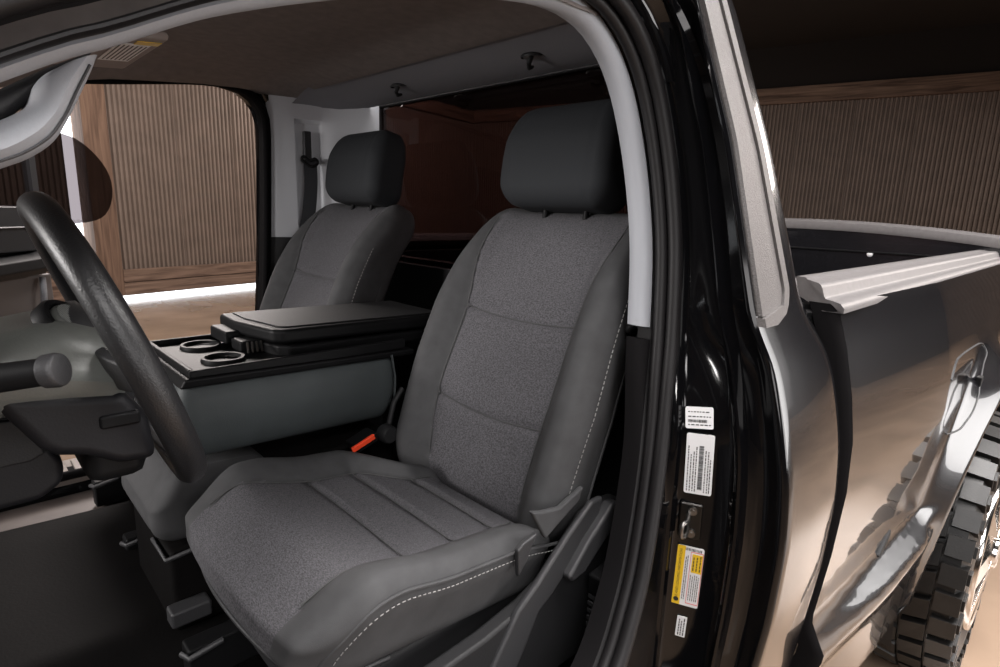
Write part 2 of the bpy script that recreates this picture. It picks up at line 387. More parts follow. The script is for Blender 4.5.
# textured applique on the window pillar
def rx(z): return float(np.interp(z, [1.456, 1.459, 1.464, 1.473, 1.487, 1.51, 1.729, 1.954, 2.03], [.945, .962, .976, .990, 1.002, 1.010, .980, .932, .905]))
def app(xl, xr, za, zb, off):
    rows = []
    for z in np.linspace(za, zb, 44):
        a, c, y = xl(z), xr(z), smoothf(ysk, z)-.003
        rows.append([(a, y+.004, z), (a, y-off, z)]+[(a+(c-a)*s, y-off, z) for s in (.25, .5, .75)]+[(c, y-off, z), (c, y+.004, z)])
    return MB().rings(rows, False, False)
app(lambda z: gx(z)+.004, lambda z: rx(z)-.022, 1.472, 2.03, .006).build('pillar_applique', APPL, T, True)
q = app(lambda z: max(gx(z)+.002, rx(z)-.020) if z > 1.47 else gx(z)+.002, rx, 1.456, 2.03, .010); q.build('applique_border', APPL, T, True)
# roof, headliner, rear header
q = MB().box(-.6, 1.0, -.72, .72, 2.05, 2.09); q.build('roof_panel', PAINT, T, bevel=.02)
rows = []
for x in np.linspace(-.5, .98, 30):
    zt = 2.0+.02*sm(-.5, .6, x); ztl = float(np.interp(x, [-.5, -.1, .42, .67, .8, .98], [1.5, 1.84, 1.955, 1.985, 1.99, 1.98])); zn = float(np.interp(x, BP[:BPT, 0], BP[:BPT, 1]))
    zr = zt-.02*sm(.85, .98, x)
    zr = max(zr-(.5-x if x < -.2 else 0)*.0, 1.9)
    rows.append([(x, y, zr-(zr-zn-.005)*float(sm(-.66, -.735, y))-(zr-ztl)*float(sm(.62, .80, y))) for y in np.linspace(-.73, .80, 40)])
MB().rings(rows, False, False).build('headliner', HLIN, T, True)
rows = []
for x in np.linspace(.955, 1.175, 14):
    zr = 2.005-.04*float(sm(.95, 1.18, x)); yn = -.73+.05*float(sm(.95, 1.15, x))
    rows.append([(x, y, zr-.11*float(sm(-.55, -.74, y))-.05*float(sm(.60, .82, y))) for y in np.linspace(yn, .82, 40)])
hd = MB().rings(rows, False, False).build('rear_header', HEADER, T, True)
for (x, y, z) in ((1.08, .270, 1.983), (1.08, -.288, 1.983)):
    q = MB().lathe([(.0, -.006), (.024, -.006), (.030, -.002), (.030, .003)], (x, y, z), (.15, 0, -1), (1, 0, .15), 20)
    q.tube([(x-.012, y-.006, z-.004), (x-.018, y-.004, z-.020), (x-.008, y+.004, z-.028), (x+.010, y+.010, z-.022)], [.006, .006, .0055, .004], 8)
    q.build('coat_hook', BLKR, T, True)
# rear window, back panel, cab back
q = MB().box(1.205, 1.21, -.66, .59, 1.42, 1.975); q.build('rear_window', RGLASS, T)
q = MB()
for (y0, y1, z0, z1) in ((-.69, -.64, .7, 1.97), (-.90, -.68, .7, 1.40), (.575, .80, .7, 2.02), (-.66, .6, .7, 1.425), (-.66, .6, 1.965, 2.04)): q.box(1.195, 1.225, y0, y1, z0, z1)
q.build('cab_back_panel', BLKR, T, bevel=.004)
# floor of the cab with the tunnel, tread and sill
ys = np.linspace(-.9, .84, 80); rows = []
for x in np.linspace(-.7, 1.19, 60):
    k = float(sm(.45, -.3, x))
    rows.append([(x, y, .70+.09*float(sm(-.20, -.08, y))*float(sm(.60, .50, y))*(.75+.25*k)-.02*float(sm(.3, .2, x))*float(sm(-.3, -.5, y))) for y in ys])
o = MB().rings(rows, False, False).build('cab_floor', MATV, T, True)
PFLIT = mat('lit_floor_vinyl', (.075, .060, .054), .5, var=.35, vscale=9)  # floor vinyl in a paler tone, lit look put into the colour
MB().box(-.6, .9, .535, .79, .700, .712).build('passenger_floor_lit_patch', PFLIT, T, bevel=.004)  # added sheet standing in for light falling on the passenger floor
q = MB().box(-.7, 1.15, .795, .93, .66, .775)
for k in range(46): q.box(-.66+k*.04, -.636+k*.04, .80, .90, .774, .782)
q.build('passenger_sill_plate', ALU, T, bevel=.003)
MB().box(-.7, .84, -.96, -.87, .5, .70).build('driver_sill', JAMB, T, bevel=.02)
MB().box(-.8, 1.2, -.86, .86, .58, .69).build('underbody', BLKR, T, bevel=.01)
# passenger side opening, pillar and belt guide
FAR = [(-.5, 1.40), (-.3, 1.70), (-.1, 1.83), (.15, 1.905), (.42, 1.948), (.665, 1.985), (.775, 1.983), (.825, 1.965), (.855, 1.925), (.862, 1.86), (.858, 1.75), (.845, 1.506), (.828, 1.271), (.81, 1.1), (.78, .95), (.70, .82), (.5, .79), (-.5, .79)]
FPt = cr(FAR, 120); FN = nrm2(FPt); yfar = lambda z: .79+0*z
q = MB().rings(ringpt(FPt, FN, circ(.010, .0, .012), yfar)); q.rings(ringpt(FPt, FN, [(.008, .0), (.02, -.01), (.028, .0), (.028, .06), (.008, .06)], yfar)); q.build('passenger_door_seal', SEALM, T, True)
q = MB().rings(ringpt(FPt, FN, [(.02, .03), (.05, .0), (.11, .0), (.13, .04), (.12, .10), (.04, .13), (.02, .12)], yfar)); q.build('passenger_door_frame', JAMB, T, True)
def farpil(z0, z1, m, name):
    rows = []
    for z in np.linspace(z0, z1, 40):
        xf = float(np.interp(z, FPt[::-1, 1][(FPt[::-1, 0] > .6)], FPt[::-1, 0][(FPt[::-1, 0] > .6)])) if z < 1.93 else .87
        xf = float(np.interp(z, [.7, .95, 1.1, 1.271, 1.506, 1.75, 1.86, 1.99], [.79, .80, .83, .845, .862, .875, .880, .880]))
        xs = [xf, xf+.01, .93, .96, .965, 1.045, 1.05, 1.10, 1.15, 1.195]; yy = [.80, .785, .765, .755, .755, .722, .722, .69, .64, .575]
        if 1.45 < z < 1.905: yy[4] += .02; yy[5] += .02
        rows.append(list(zip(xs, yy, [z]*len(xs))))
    return MB().rings(rows, False, False).build(name, m, T, True)
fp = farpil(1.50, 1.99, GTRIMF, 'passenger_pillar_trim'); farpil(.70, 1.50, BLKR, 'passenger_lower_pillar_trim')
q = MB().box(.985, 1.012, .733, .748, 1.765, 1.875); q.build('belt_height_slider', DKG, fp, bevel=.003)
# A pillar trim with its grab handle (top left)
q = MB()
OUT = cr([(.113, 1.735), (.107, 1.72), (.097, 1.699), (.087, 1.679), (.077, 1.663), (.06, 1.649), (.04, 1.639), (.016, 1.627), (-.06, 1.596)], 48)
INN = cr([(.087, 1.722), (.076, 1.714), (.069, 1.705), (.066, 1.697), (.061, 1.687), (.045, 1.676), (.021, 1.663), (-.02, 1.648), (-.06, 1.634)], 48)
def bandring(OUT, INN, y0, bulge, th):
    rows = []
    for a, l in zip(OUT, INN):
        P = lambda t, y: (a[0]+(l[0]-a[0])*t, y, a[1]+(l[1]-a[1])*t)
        rows.append([P(0, y0+.006), P(.03, y0-bulge*.35), P(.16, y0-bulge*.7), P(.4, y0-bulge), P(.7, y0-bulge*.9), P(.92, y0-bulge*.5), P(1, y0), P(1, y0+th), P(0, y0+th)])
    return MB().rings(rows, True, True)
at = bandring(OUT, INN, -.712, .022, .05).build('grab_handle', GTRIM, T, True); at['label'] = 'pale grey grab handle on the windscreen pillar'
TOPB = cr([(.114, 1.742), (.079, 1.722), (.047, 1.701), (.023, 1.688), (-.06, 1.648)], 30); LOWB = cr([(.100, 1.722), (.066, 1.694), (.045, 1.672), (.018, 1.650), (-.06, 1.61)], 30)
bandring(TOPB, LOWB, -.690, .01, .03).build('pillar_trim_pad', DKG, T, True)
GL = cr([(OUT[i, 0]*.84+INN[i, 0]*.16, OUT[i, 1]*.84+INN[i, 1]*.16) for i in range(2, 46)], 60)
MB().tube([(x, -.712-.0165, z) for x, z in GL], .0012, 6).build('handle_seam', DKG, at, True)
# sun visor with its printed warning label
q = MB().obox((.205, .22, 1.918), (.98, 0, .10), (0, 1, 0), (-.10, 0, .98), .175, .19, .009); vs = q.build('sun_visor', VISR, T, bevel=.008)
def onvisor(u, v): return np.array((.205, .22, 1.918))+np.array((.98, 0, .10))*u+np.array((0, 1, 0))*v-np.array((-.10, 0, .98))*.0100
def patch(name, m, c, ex, ey, hx, hy, parent, th=.0006):
    c = np.array(c, float); ex = np.array(ex, float); ey = np.array(ey, float); ez = np.cross(ex, ey)
    return MB().obox(c, ex, ey, ez, hx, hy, th).build(name, m, parent)
lb = patch('visor_label', WHITE, onvisor(.125, -.03), (.98, 0, .10), (0, 1, 0), .030, .10, vs)
patch('visor_label_band', YEL, onvisor(.145, -.145), (.98, 0, .10), (0, 1, 0), .022, .016, vs)
q = MB()
for k in range(7): q.obox(onvisor(.102+k*.008, -.03)-np.array((-.10, 0, .98))*.0008, (.98, 0, .10), (0, 1, 0), (-.10, 0, .98), .0012, .085, .0003)
q.build('visor_label_print', INK, lb)

# open driver door, swung forward out of the frame
dd0, dd1 = np.array((-.62, -1.05)), np.array((-1.0, -2.10)); de = (dd1-dd0)/np.linalg.norm(dd1-dd0); dn = np.array((de[1], -de[0]))
def dpt(s, o, z): p = dd0+de*s+dn*o; return (p[0], p[1], z)
def dslab(q, s0, s1, o0, o1, z0, z1):
    return q.add([dpt(a, o, z) for a in (s0, s1) for o in (o0, o1) for z in (z0, z1)], [(0, 1, 3, 2), (4, 6, 7, 5), (0, 4, 5, 1), (2, 3, 7, 6), (0, 2, 6, 4), (1, 5, 7, 3)])
ddr = dslab(MB(), 0, 1.1, -.07, .05, .68, 1.46).build('driver_door', JAMB, T, bevel=.03)
dslab(MB(), .04, 1.06, .05, .075, .74, 1.42).build('driver_door_panel', BLKR, ddr, bevel=.02)
q = MB().tube(cr([dpt(.05, 0, 1.45), dpt(.40, 0, 1.90), dpt(.85, 0, 1.95), dpt(1.02, 0, 1.86), dpt(1.07, 0, 1.45)], 40), .03, 8); q.build('driver_window_frame', JAMB, ddr, True)
# ------------------------------------------------------------------ pickup bed
XC, ZC, RA = 2.68, .50, .60
def bedy(x, z):
    y = float(np.interp(z, [.4, .735, .95, 1.09, 1.2, 1.287, 1.38, 1.447, 1.5], [-.985, -1.010, -1.032, -1.040, -1.036, -1.022, -1.000, -.978, -.955]))
    y -= .045*min(max(x-1.25, 0), .75)
    r = math.hypot(x-XC, z-ZC)
    yl = float(np.interp(z, [.2, .30, .47, .63, .81, .98, 1.1], [-1.04, -1.05, -1.076, -1.10, -1.122, -1.143, -1.160]))
    t = (.725-r)/(.725-.61); k = min(1.0, max(0.0, (t+math.sqrt(t*t+.03))/2))
    led = .060*float(np.clip((.785-z)/.065, 0, 1))*(float(sm(1.2, 1.7, x))*.35+.65)-.02*float(sm(.71, .62, z))
    return (y-led*(1-k))*(1-k)+yl*k
rows = []
for th in np.linspace(R(-8), R(186), 180):
    c, s = math.cos(th), math.sin(th); ts = []
    if c < -1e-6: ts.append((1.245-XC)/c)
    if c > 1e-6: ts.append((3.78-XC)/c)
    if s > 1e-6: ts.append((1.462-ZC)/s)
    if s < -1e-6: ts.append((.44-ZC)/s)
    t1 = min(t for t in ts if t > 0); rr = list(np.linspace(RA, min(.84, t1*.999), 22))+list(np.linspace(min(.85, t1), t1, 26))
    row = [(XC+c*RA*1.0, bedy(XC+c*RA, ZC+s*RA)+.05, ZC+s*RA)]
    row += [(XC+c*r, bedy(XC+c*r, ZC+s*r), ZC+s*r) for r in rr]; rows.append(row)
bs = MB().rings(rows, False, False).build('bed_side', PAINT, T, True)
q = MB(); zz = np.linspace(.45, 1.462, 50)      # rolled front edge of the bed side
q.rings([[(1.246, bedy(1.246, z), z), (1.238, bedy(1.246, z)+.006, z), (1.236, bedy(1.246, z)+.02, z), (1.24, bedy(1.246, z)+.05, z)] for z in zz], False, False)
q.build('bed_front_edge', SEALM, bs, True)
MB().prism([(1.27, -.99, .46), (1.27, -.985, .40), (1.9, -.985, .30), (2.06, -.985, .32), (2.08, -1.0, .50), (1.9, -1.0, .52)], (0, .06, 0)).build('rocker_guard', BLKR, T, bevel=.01)
# wheel well liner
rows = [[(XC+math.cos(t)*(RA+.015), y, ZC+math.sin(t)*(RA+.015)) for y in (-1.04, -.8, -.55)] for t in np.linspace(R(-25), R(205), 40)]
MB().rings(rows, False, False).build('wheel_well', BLKR, T, True)
# fuel filler door: outline seam, finger dimple, latch
def onbed(x, z, off=.001): return (x, bedy(x, z)-off, z)
fz = cr([(2.02, 1.190), (2.077, 1.225), (2.136, 1.237), (2.343, 1.236), (2.52, 1.228), (2.545, 1.200), (2.463, 1.169), (2.381, 1.125), (2.331, 1.086), (2.28, 1.047), (2.235, 1.021), (2.20, 1.003), (2.154, .997), (2.12, 1.003)], 80)
fd = MB().tube([onbed(x, z, .0005) for x, z in fz], .0024, 6).build('fuel_door', DKG, bs, True)
MB().box(2.36, 2.40, bedy(2.38, 1.125)-.006, bedy(2.38, 1.125)+.01, 1.108, 1.142).build('fuel_door_latch', BLK, bs, bevel=.003)
# reflector notch at the end of the flare
MB().obox((1.70, bedy(1.70, .79)-.002, .79), (.9, 0, .42), (0, 1, 0), (-.42, 0, .9), .05, .005, .012).build('side_marker', BLKR, bs, bevel=.003)
# rail cap
RP = [(-.86, 1.470), (-.86, 1.496), (-.868, 1.502), (-.890, 1.502), (-.893, 1.499), (-.932, 1.499), (-.940, 1.496), (-.944, 1.490), (-.950, 1.474), (-.953, 1.470), (-.966, 1.468), (-.980, 1.464), (-.988, 1.455), (-.988, 1.446), (-.95, 1.446)]
rows = [[(x+(.08*float(sm(-.95, -.87, y)) if x < 1.3 else 0), y+.012*(x-1.2)*0, z) for y, z in RP] for x in (1.235, 1.25, 2.0, 3.0, 3.80)]
MB().rings(rows, True, True).build('bed_rail_cap', CAP, T, True)
RP2 = [(.86, 1.47), (.86, 1.50), (.95, 1.503), (.98, 1.47), (.98, 1.44), (.95, 1.44)]
MB().rings([[(x, y, z) for y, z in RP2] for x in (1.24, 3.78)], True, True).build('far_bed_rail_cap', CAP, T, bevel=.006)
q = MB().box(1.26, 3.75, -.85, .85, .86, .90).box(1.25, 1.28, -.93, .93, .86, 1.44)
for k in range(12): q.box(1.28, 3.72, -.82+k*.14, -.75+k*.14, .90, .915)
q.build('bed_floor', BLKR, T, bevel=.004)
MB().box(1.26, 3.78, .94, 1.0, .5, 1.44).build('far_bed_side', PAINT, T, bevel=.02)
MB().box(1.28, 3.74, -.92, -.89, .88, 1.45).build('bed_inner_wall', BLKR, T)
# tailgate with crowned top cap
yy = np.linspace(-.965, .93, 40); cz = lambda y: 1.565+.058*(1-(min(1, abs(y+.02)/.95))**2)
tg = MB().rings([[(3.70, y, .75), (3.70, y, cz(y)-.03), (3.76, y, cz(y)-.03), (3.76, y, .75)] for y in yy], True, True).build('tailgate', PAINT, T)
MB().rings([[(3.695, y, cz(y)-.055), (3.690, y, cz(y)-.042), (3.695, y, cz(y)-.01), (3.72, y, cz(y)), (3.78, y, cz(y)+.004), (3.83, y, cz(y)-.01), (3.82, y, cz(y)-.05)] for y in yy], True, True).build('tailgate_cap', CAP, tg, True)
MB().lathe([(.0, -.006), (.012, -.005), (.016, 0)], (3.699, -.404, 1.446), (1, 0, 0), (0, 1, 0), 16).build('bumper_stop', WHITE, tg, True)
MB().box(3.692, 3.70, -.9, .9, 1.452, 1.462).build('tailgate_ridge', BLK, tg, bevel=.003)

# rear wheel
w = bpy.data.objects.new('rear_wheel', None); COL.objects.link(w); w.parent = T; w.matrix_parent_inverse = Matrix.Translation((-1.2, 0, 0)); w.location = (2.68, -1.035, .439)
def wpart(q, name, m, smooth=True):
    o = q.build(name, m, None, smooth); o.parent = w; return o
RT, HW = .52, .15
q = MB(); prof = [(.29, -.115), (.305, -.135), (.36, -.152), (.42, -.150), (.455, -.142), (RT-.028, -.128), (RT-.022, -.06), (RT-.020, 0), (RT-.022, .06), (RT-.028, .128), (.43, .15), (.33, .14), (.29, .115)]
q.lathe(prof, (0, 0, 0), (0, 1, 0), (1, 0, 0), 96)
N = 34
for k in range(N):
    a = 2*math.pi*k/N
    for (y0, y1, da, wd, r0, r1, sk) in ((-.150, -.083, 0, .115, RT-.07, RT-.004, .0), (-.076, -.008, .5, .12, RT-.03, RT, .35), (.0, .070, .0, .12, RT-.03, RT, -.35), (.077, .145, .5, .115, RT-.05, RT-.004, 0)):
        V = []
        for (y, f) in ((y0, -1), (y1, 1)):
            for (r, g) in ((r0, 1.08), (r1, .86)):
                for s in (-1, 1):
                    ang = a+2*math.pi*da/N+s*wd*g*.66+f*sk*.05
                    rr = r-(.012 if (y == y0 and y0 < -.14 and r == r1) else 0)
                    V.append((rr*math.cos(ang), y, rr*math.sin(ang)))
        q.add(V, [(0, 1, 3, 2), (4, 6, 7, 5), (0, 4, 5, 1), (2, 3, 7, 6), (0, 2, 6, 4), (1, 5, 7, 3)])
    # side biters on the shoulder
    for s in (0,):
        ang = a; u = np.array((math.cos(ang), 0, math.sin(ang))); v = np.array((-math.sin(ang), 0, math.cos(ang)))
        q.obox(u*(.450)+np.array((0, -.148, 0)), u, (0, 1, 0), v, .032, .010, .018)
ty = wpart(q, 'tyre', TYRE, False)
q = MB(); q.lathe([(.300, -.118), (.306, -.150), (.300, -.162), (.288, -.164), (.275, -.158), (.262, -.150), (.24, .10), (.27, .12)], (0, 0, 0), (0, 1, 0), (1, 0, 0), 72)
q.lathe([(.0, -.192), (.045, -.192), (.058, -.186), (.062, -.170), (.085, -.165)], (0, 0, 0), (0, 1, 0), (1, 0, 0), 40)
for k in range(8):
    a = 2*math.pi*k/8; u = np.array((math.cos(a), 0, math.sin(a))); v = np.array((-math.sin(a), 0, math.cos(a)))
    q.prism([u*.05-v*.034+np.array((0, -.178, 0)), u*.275-v*.042+np.array((0, -.160, 0)), u*.275+v*.042+np.array((0, -.160, 0)), u*.05+v*.034+np.array((0, -.178, 0))], (0, .035, 0))
wpart(q, 'rim', CHROME)
wpart(MB().lathe([(.0, .02), (.17, .02), (.17, .04), (.0, .04)], (0, 0, 0), (0, 1, 0), (1, 0, 0), 40), 'brake_disc', STEEL)

# ------------------------------------------------------------------ jamb labels and striker
E0 = np.array((.860, -.850)); G0 = np.array((.935, -1.03)); DJ = (G0-E0)/np.linalg.norm(G0-E0); NJ = np.array((DJ[1], -DJ[0]))
if NJ[0] > 0: NJ = -NJ
def jamb_pt(s, z):
    e = webpt(z); g = np.array([smoothf(gx, z), smoothf(ysk, z)]); d = g-e; n = np.array([d[1], -d[0]]); n /= np.linalg.norm(n)
    if n[0] > 0: n = -n
    hgt = float(np.interp(s, [p[0] for p in JP], [p[1] for p in JP]))
    p = e+d*s+n*(hgt+.0016); return np.array((p[0], p[1], z)), np.array((d[0], d[1], 0))/np.linalg.norm(d), np.array((n[0], n[1], 0))
def frame_at(s, z):
    c, d, n = jamb_pt(s, z); up = jamb_pt(s, z+.03)[0]-jamb_pt(s, z-.03)[0]; up /= np.linalg.norm(up)
    d = d-up*(d@up); d /= np.linalg.norm(d); return c, d, up, np.cross(d, up)
def text(name, body, size, c, ex, ey, m, parent):
    cu = bpy.data.curves.new(name, 'FONT'); cu.body = body; cu.size = size; cu.align_x = 'CENTER'; cu.align_y = 'CENTER'; cu.fill_mode = 'BOTH'
    o = bpy.data.objects.new(name, cu); COL.objects.link(o); dg = bpy.context.evaluated_depsgraph_get(); dg.update()
    me = bpy.data.meshes.new_from_object(o.evaluated_get(dg)); bpy.data.objects.remove(o)
    me.materials.clear(); me.materials.append(m)
    ex = Vector(ex); ey = Vector(ey); ez = ex.cross(ey); M = Matrix((ex, ey, ez)).transposed().to_4x4(); M.translation = Vector(c)
    me.transform(M); o = bpy.data.objects.new(name, me); COL.objects.link(o); o.parent = parent
    if parent.type == 'EMPTY': o.matrix_parent_inverse = Matrix.Translation(-parent.location)
    return o
def sticker(name, s, z, hw, hh, label):
    c, d, up, n = frame_at(s, z); n = n if n[0] < 0 else -n
    rc = min(hw, hh)*.16; pts = [c-n*.0006+d*(sx*(hw-rc)+rc*math.cos(R(a)))+up*(sy*(hh-rc)+rc*math.sin(R(a))) for sx, sy, a0 in ((1, 1, 0), (-1, 1, 90), (-1, -1, 180), (1, -1, 270)) for a in range(a0, a0+91, 18)]
    o = MB().prism(pts, n*.0012).build(name, WHITE, T); o['label'] = label
    return o, c+n*.0009, d, up, n
def bars(q, c, d, up, n, u0, u1, v0, v1, along_v, step, duty):
    t = v0 if along_v else u0; e = v1 if along_v else u1
    while t < e:
        wdt = step*duty*random.uniform(.5, 1.3)
        if along_v: q.obox(c+d*(u0+u1)/2+up*(t+wdt/2), d, up, n, abs(u1-u0)/2, wdt/2, .0002)
        else: q.obox(c+d*(t+wdt/2)+up*(v0+v1)/2, d, up, n, wdt/2, abs(v1-v0)/2, .0002)
        t += step
def lines(q, c, d, up, n, u, v0, v1, th=.0016):       # one line of tiny print running up the label
    t = v0
    while t < v1-.003:
        l = random.uniform(.002, .006); q.obox(c+d*u+up*(t+l/2), d, up, n, th/2, l/2, .0002); t += l+.0016
so, c, d, up, n = sticker('emission_label', .225, 1.287, .0225, .0185, 'small white printed label, topmost on the door pillar')
q = MB()
for v, k in ((.010, 3), (.002, 4), (-.012, 4)):
    t = -.018
    while t < .016: l = random.uniform(.002, .006); q.obox(c+d*(t+l/2)+up*v, d, up, n, l/2, .0009, .0002); t += l+.0018
bars(q, c, d, up, n, -.018, .012, -.008, -.003, False, .0014, .6); q.build('printed_text', INK, so)
so, c, d, up, n = sticker('certification_label', .235, 1.206, .0225, .0545, 'tall white barcode label below the small label on the door pillar')
q = MB()
for u in (-.018, -.0135, -.009, -.005, .010, .0145, .018): lines(q, c, d, up, n, u, -.05, random.uniform(.01, .046))
bars(q, c, d, up, n, -.001, .0065, -.046, .034, True, .0013, .55); q.build('printed_barcode', INK, so)
so, c, d, up, n = sticker('tyre_loading_label', .235, .992, .0225, .059, 'white and yellow tyre label low on the door pillar')
o = MB().obox(c-d*.0155, d, up, n, .0068, .0585, .0003).build('yellow_band', YEL, so)
text('band_text', 'TIRE AND LOADING INFORMATION', .0064, c-d*.0155+n*.0006, up, -d, INK, so)
MB().obox(c+d*.0125+up*.028, d, up, n, .0085, .018, .0003).build('yellow_box', YEL, so)
q = MB()
for (u0, u1, v0, v1) in ((.0010, .0018, -.052, .050), (.0212, .0220, -.052, .050), (.001, .022, -.053, -.052), (.001, .022, .049, .050)):
    q.obox(c+d*(u0+u1)/2+up*(v0+v1)/2, d, up, n, (u1-u0)/2, (v1-v0)/2, .00025)
q.build('red_outline', PINK, so)
q = MB()
for u in (-.006, -.003, .0045, .008, .0115, .015, .018): lines(q, c+n*.0004, d, up, n, u, -.046, .042 if u < 0 else .006, .0012)
for u in (.007, .0125, .018): lines(q, c+n*.0005, d, up, n, u, .014, .043, .0018)
bars(q, c, d, up, n, -.014, .018, .051, .056, False, .0022, .55)
q.lathe([(0, .0004), (.0045, .0004), (.0045, 0)], c-d*.0155-up*.049, n, d, 16); q.build('printed_text', INK, so)
so, c, d, up, n = sticker('parts_label', .235, .889, .0085, .021, 'smallest white label at the foot of the door pillar')
q = MB()
for u in (-.004, .0, .0045): lines(q, c, d, up, n, u, -.018, .016, .002)
q.build('printed_text', INK, so)
c, d, up, n = frame_at(.20, 1.100); n = n if n[0] < 0 else -n
st = MB().obox(c+n*.001, d, up, n, .019, .033, .003).build('door_striker', BLKS, T, bevel=.006, seg=3); st['label'] = 'steel door striker loop with two bolts'
for v in (.021, -.021): MB().lathe([(.0, .007), (.004, .007), (.0045, .005), (.0075, .005), (.0085, .0)], c+n*.003+up*v+d*.003, n, d, 18).build('striker_bolt', STEEL, st, True)
MB().tube(cr([c+up*.012-d*.004, c+up*.012-d*.004+n*.03, c+up*.010-d*.010+n*.042, c-up*.010-d*.010+n*.042, c-up*.012-d*.004+n*.03, c-up*.012-d*.004], 40), .0042, 10).build('striker_loop', STEEL, st, True)

# ------------------------------------------------------------------ open passenger door (far left)
HG = np.array((-.47, 1.03)); DD = np.array((.334-HG[0], 1.782-HG[1])); DL = np.linalg.norm(DD); DD /= DL; DNn = np.array((DD[1], -DD[0]))  # towards the cab
def dp(s, off, z): p = HG+DD*s+DNn*off; return (p[0], p[1], z)
def dbox(q, s0, s1, o0, o1, z0, z1):
    return q.add([dp(s, o, z) for s in (s0, s1) for o in (o0, o1) for z in (z0, z1)], [(0, 1, 3, 2), (4, 6, 7, 5), (0, 4, 5, 1), (2, 3, 7, 6), (0, 2, 6, 4), (1, 5, 7, 3)])
pd = dbox(MB(), 0, DL, -.13, -.02, .72, 1.58).build('passenger_door', JAMB, T, bevel=.02)
dbox(MB(), .02, DL-.01, -.02, .0, .80, 1.30).build('door_panel', DOORP, pd, bevel=.008)
dbox(dbox(MB(), .02, DL-.005, -.02, .02, 1.40, 1.575), .02, DL-.005, .02, .03, 1.49, 1.50).build('door_upper_panel', DKG, pd, bevel=.01)
q = MB(); q.rings([[dp(s, -.01, z-.05), dp(s, .06, z-.045), dp(s, .075, z-.02), dp(s, .07, z+.02), dp(s, .03, z+.035), dp(s, -.01, z+.035)] for s, z in ((.3, 1.335), (.7, 1.34), (DL-.12, 1.355), (DL-.01, 1.385))])
q.build('armrest', BLKR, pd, bevel=.006)
q = MB().tube(cr([dp(.98, .01, 1.05), dp(.99, .03, 1.12), dp(1.0, .035, 1.22), dp(1.02, .02, 1.29)], 20), .012, 8); q.build('door_pocket_rim', GTRIM, pd, True)
gl = cr([(.15, 1.58), (.45, 1.84), (.9, 1.90), (1.2, 1.895), (1.38, 1.88), (1.52, 1.80), (1.585, 1.70), (1.56, 1.58), (1.44, 1.51), (1.1, 1.50), (.6, 1.52)], 90, True)
MB().prism([dp(s, -.055, z) for s, z in gl], (DNn[0]*-.006, DNn[1]*-.006, 0)).build('door_window', DGLASS, pd)
q = MB(); q.add(*(lambda b: (b.V, b.F))(dbox(MB(), 1.10, 1.13, -.075, -.04, 1.5, 1.88))); q.build('door_window_channel', DKG, pd)

